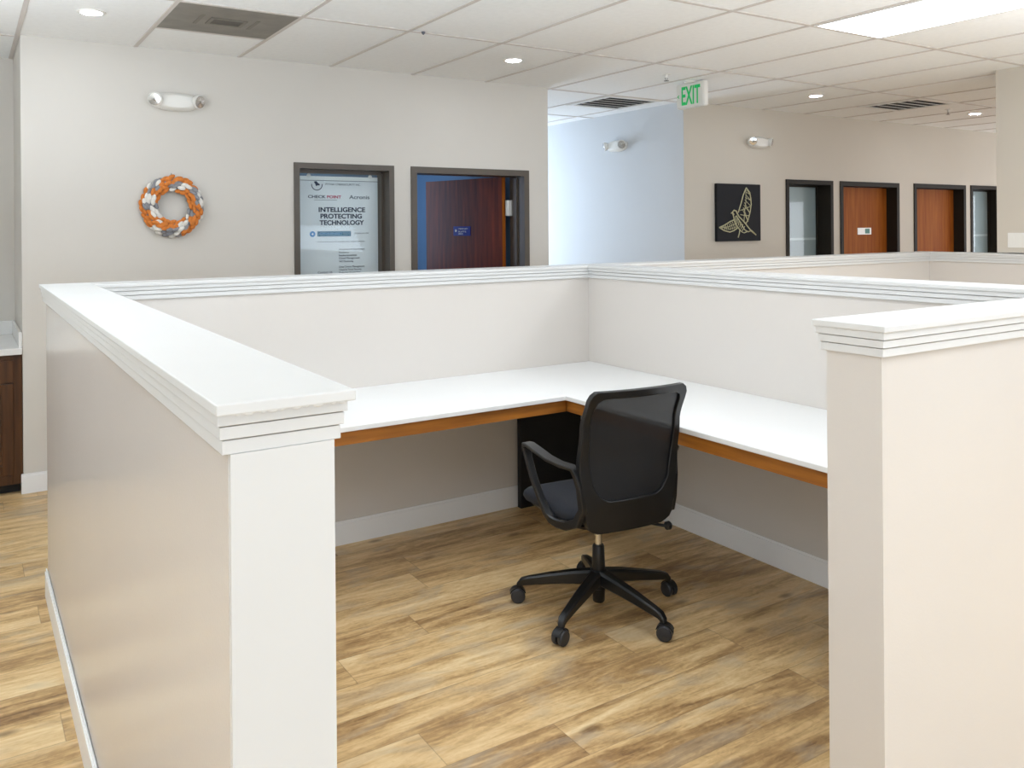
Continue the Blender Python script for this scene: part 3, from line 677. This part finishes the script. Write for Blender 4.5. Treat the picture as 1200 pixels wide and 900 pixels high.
for key, nm in (('orange', 'orange felt leaves'), ('cream', 'cream felt leaves'), ('greyfelt', 'grey felt leaves')):
    o = cols[key].build('felt_leaves', M[key], wr, smooth=True); o['label'] = nm
MB().tube([(0, -0.008, 0.175), (0.004, -0.012, 0.20), (0, -0.006, 0.215), (-0.004, -0.012, 0.20), (0, -0.008, 0.175)], 0.003, 6).build('hanging_loop', M['greyfelt'], wr)

# ------------------------------------------------------------------ bird picture
pc = empty('framed_picture', (6.436, YW, 1.69), 0, 'black canvas picture of a pale line-drawn flying bird', 'picture')
MB().box(-0.31, 0.31, -0.032, -0.001, -0.28, 0.28, bev=0.003).build('canvas', M['canvas'], pc)
b = MB()
def px(x, z): return ((x-6.436), -0.0335, z-1.69)
def stroke(pts, r=0.0045): b.tube([px(*p) for p in pts], r, 6)
# raised wing
tip = (6.536, 1.935)
lead = [(6.42, 1.69), (6.46, 1.78), (6.49, 1.86), tip]
trail = [tip, (6.585, 1.89), (6.60, 1.83), (6.605, 1.77), (6.59, 1.70), (6.56, 1.62), (6.53, 1.585)]
stroke(lead, .006); stroke(trail, .0055); 
for i in range(9):
    t = i/8; a = (6.545-0.06*t, 1.915-0.20*t); c = trail[min(5, int(t*5)+1)]; c2 = (c[0], c[1]-0.02)
    stroke([a, c2], .0032)
stroke([(6.53, 1.92), (6.53, 1.80), (6.51, 1.70), (6.50, 1.60)], .0035); stroke([(6.45, 1.71), (6.52, 1.73), (6.59, 1.75)], .0035); stroke([(6.45, 1.67), (6.52, 1.66), (6.57, 1.66)], .0035)
# body and head
body = [(6.335, 1.69), (6.36, 1.712), (6.39, 1.705), (6.405, 1.68), (6.43, 1.65), (6.50, 1.60), (6.56, 1.545), (6.60, 1.51), (6.66, 1.475)]
belly = [(6.335, 1.69), (6.35, 1.66), (6.365, 1.61), (6.40, 1.56), (6.44, 1.52), (6.47, 1.50)]
stroke(body, .007); stroke(belly, .006)
for i in range(6):
    t = i/5; stroke([(6.38+0.13*t, 1.655-0.10*t), (6.385+0.09*t, 1.60-0.09*t)], .0045)
stroke([(6.39, 1.66), (6.45, 1.59), (6.51, 1.52)], .006); stroke([(6.36, 1.67), (6.34, 1.69), (6.318, 1.682)], .006)
# tail
stroke([(6.51, 1.52), (6.56, 1.50), (6.60, 1.51)], .005); stroke([(6.44, 1.52), (6.43, 1.48), (6.415, 1.445)], .0055); stroke([(6.47, 1.50), (6.50, 1.49), (6.54, 1.50)], .005)
stroke([(6.60, 1.515), (6.64, 1.49), (6.67, 1.468)], .007)
# lower wing
low = [(6.365, 1.62), (6.30, 1.60), (6.22, 1.565), (6.155, 1.545)]
lowt = [(6.155, 1.545), (6.22, 1.515), (6.30, 1.50), (6.36, 1.515), (6.42, 1.545)]
stroke(low, .006); stroke(lowt, .006)
for i in range(8):
    t = i/7; stroke([(6.19+0.17*t, 1.553+0.055*t), (6.20+0.20*t, 1.522+0.003*t)], .0032)
stroke([(6.18, 1.545), (6.28, 1.55), (6.38, 1.58)], .0035); stroke([(6.22, 1.54), (6.30, 1.525), (6.39, 1.55)], .003)
b.build('bird_drawing', M['gold'], pc, smooth=True)

# ------------------------------------------------------------------ poster behind the glass
YP = YW+0.148
po = empty('window_poster', (2.34, YP+0.01, 1.0), 0, 'pale blue-white advertising poster hanging behind the sidelight glass', 'poster')
MB().box(2.03-2.34, 2.668-2.34, -0.008, -0.004, 0.30-1.0, 1.947-1.0).build('poster_sheet', M['paper'], po)
MB().box(2.03-2.34, 2.655-2.34, -0.014, -0.0082, 1.917-1.0, 1.947-1.0).build('top_rail', M['clear'], po)
for x in (2.123, 2.604):
    MB().lathe([(0.014, 0), (0.016, 0.004), (0.006, 0.012)], 14, Matrix.Translation((x-2.34, -0.012, 1.950-1.0)) @ Matrix.Rotation(PI/2, 4, 'X')).tube([(x-2.34, -0.012, 0.93), (x-2.34, -0.012, 0.975)], 0.004, 6).build('suction_cup', M['clear'], po, smooth=True)
def pt(name, body, x0, x1, z, h, mt, bold=0.0):
    t = text(name, body, h, (x0-2.34, -0.0092, z-1.0), (PI/2, 0, 0), mt, po, width=(x1-x0), bold=bold*h)
    return t
b = MB()
n = 28; cx_, cz_ = 2.187-2.34, 1.885-1.0
b.tube([(cx_+0.040*math.cos(PI*(0.96+1.08*k/n)), -0.0092, cz_+0.040*math.sin(PI*(0.96+1.08*k/n))) for k in range(n+1)], 0.0028, 6)
b.prism([(cx_-0.024, cz_+0.022), (cx_-0.004, cz_+0.026), (cx_+0.008, cz_+0.012), (cx_+0.022, cz_+0.004), (cx_+0.019, cz_-0.006), (cx_+0.006, cz_-0.004), (cx_-0.006, cz_-0.012), (cx_-0.012, cz_+0.004)], -0.0096, -0.0086, 'Y')
b.build('emblem', M['ink'], po)
pt('header_lettering', 'PYTHIA CYBERSECURITY INC.', 2.252, 2.527, 1.889, 0.019, M['inkgrey'])
pt('company_lettering', 'CHECK', 2.118, 2.252, 1.796, 0.030, M['ink'], .02)
pt('company_lettering', 'POINT', 2.262, 2.372, 1.796, 0.030, M['inkpink'], .02)
pt('company_lettering', 'Acronis', 2.438, 2.601, 1.796, 0.040, M['inkgrey'], .01)
MB().box(2.03-2.34, 2.668-2.34, -0.0145, -0.0082, 0.914, 0.9175).build('rail_edge', M['inkgrey'], po)
MB().box(2.165-2.34, 2.34-2.34, -0.0094, -0.0088, 0.7725, 0.775).build('underline', M['inkgrey'], po)
pt('headline_lettering', 'INTELLIGENCE', 2.196, 2.562, 1.701, 0.047, M['ink'], .03)
pt('headline_lettering', 'PROTECTING', 2.210, 2.535, 1.653, 0.047, M['ink'], .03)
pt('headline_lettering', 'TECHNOLOGY', 2.206, 2.555, 1.605, 0.047, M['ink'], .03)
MB().lathe([(0.0, 0), (0.021, 0), (0.021, 0.0012), (0.0, 0.0012)][1:3], 24, Matrix.Translation((2.151-2.34, -0.0082, 0.524)) @ Matrix.Rotation(PI/2, 4, 'X')).build('dot', M['inkblue'], po)
MB().lathe([(0.007, 0), (0.007, 0.0006)], 16, Matrix.Translation((2.151-2.34, -0.0092, 0.524)) @ Matrix.Rotation(PI/2, 4, 'X')).build('dot_centre', M['white'], po)
o = MB().box(2.187-2.34, 2.449-2.34, -0.0094, -0.0082, 0.506, 0.544).build('banner_pill', M['inkteal'], po, bevel=0.0)
t = text('pill_lettering', 'COMPREHENSIVE SECURITY', 0.014, (2.208-2.34, -0.0098, 0.525), (PI/2, 0, 0), M['inkblue'], po, width=0.17)
pt('small_lettering', 'TECHNOLOGY.COM', 2.472, 2.590, 1.526, 0.013, M['inkgrey'])
pt('small_lettering', 'Your trusted partner in managed cyber defense solutions', 2.183, 2.558, 1.467, 0.012, M['inkgrey'])
for z, bd, x1, hh in ((1.409, 'Assessment & Gap Analysis', 2.558, .017), (1.386, 'Resilience', 2.43, .017), (1.364, 'Implementation', 2.49, .019), (1.343, 'Cloud Management', 2.515, .019), (1.320, '24/7 Monitoring', 2.465, .019),
                      (1.279, 'Data Center Management', 2.555, .019), (1.258, 'Cloud & Threat Security', 2.53, .019), (1.236, 'Endpoint Protection', 2.52, .019)):
    pt('service_lettering', bd, 2.353, x1, z, hh, M['ink'] if hh > .018 else M['inkgrey'])
pt('contact_lettering', 'Contact Us', 2.188, 2.299, 1.243, 0.022, M['ink'])

# ------------------------------------------------------------------ switch plate on the column
sw = empty('light_switch_plate', (6.674, 3.24, 1.435), 0, 'white multi-gang light switch plate on the column', 'light switch')
MB().box(-0.006, 0, -0.10, 0.10, -0.056, 0.056, bev=0.002).build('cover_plate', M['whiteplastic'], sw)
for k in range(4):
    MB().box(-0.009, -0.006, -0.084+0.046*k, -0.054+0.046*k, -0.033, 0.033, bev=0.001).build('rocker', M['whiteplastic'], sw)

# ------------------------------------------------------------------ kitchenette in the nook
cb = empty('base_cabinet', (-0.17, YW, 0), 0, 'dark brown wooden base cabinet under the white counter at the left edge', 'cabinet')
MB().box(-0.46, 0.464, 0.03, 0.80, 0.10, 0.828).build('carcass', M['cab'], cb)
b = MB().box(-0.46, -0.42, 0.008, 0.03, 0.10, 0.828).box(0.412, 0.464, 0.008, 0.03, 0.06, 0.828).box(-0.42, 0.412, 0.008, 0.03, 0.79, 0.828).box(-0.42, 0.412, 0.008, 0.03, 0.06, 0.135).box(-0.42, 0.412, 0.008, 0.03, 0.655, 0.68)
b.build('face_frame', M['cab'], cb, bevel=0.002)
MB().box(-0.46, 0.452, 0.07, 0.10, 0.0, 0.10).build('toe_kick', M['blackpanel'], cb)
for (x0, x1) in ((-0.425, -0.008), (0.002, 0.417)):
    d = MB().box(x0, x1, -0.012, 0.008, 0.668, 0.80, bev=0.004).build('drawer', M['cab'], cb)
    b = MB(); b.box(x0, x0+0.06, -0.012, 0.008, 0.12, 0.66).box(x1-0.06, x1, -0.012, 0.008, 0.12, 0.66).box(x0+0.06, x1-0.06, -0.012, 0.008, 0.12, 0.18).box(x0+0.06, x1-0.06, -0.012, 0.008, 0.60, 0.66)
    d = b.build('cabinet_door', M['cab'], cb, bevel=0.003)
    MB().box(x0+0.06, x1-0.06, 0.0, 0.006, 0.18, 0.60).build('door_panel', M['cab'], d)
ct = empty('countertop', (-0.17, YW, 0.83), 0, 'white countertop with low backsplash in the nook at the left edge', 'countertop')
MB().box(-1.5, 0.465, -0.02, 0.822, 0.0, 0.038).build('worktop', M['counter'], ct, bevel=0.003)
MB().box(-1.5, 0.465, 0.802, 0.822, 0.038, 0.13).build('backsplash', M['counter'], ct, bevel=0.002)
MB().box(0.447, 0.465, 0.0, 0.802, 0.038, 0.13).build('side_splash', M['counter'], ct, bevel=0.002)
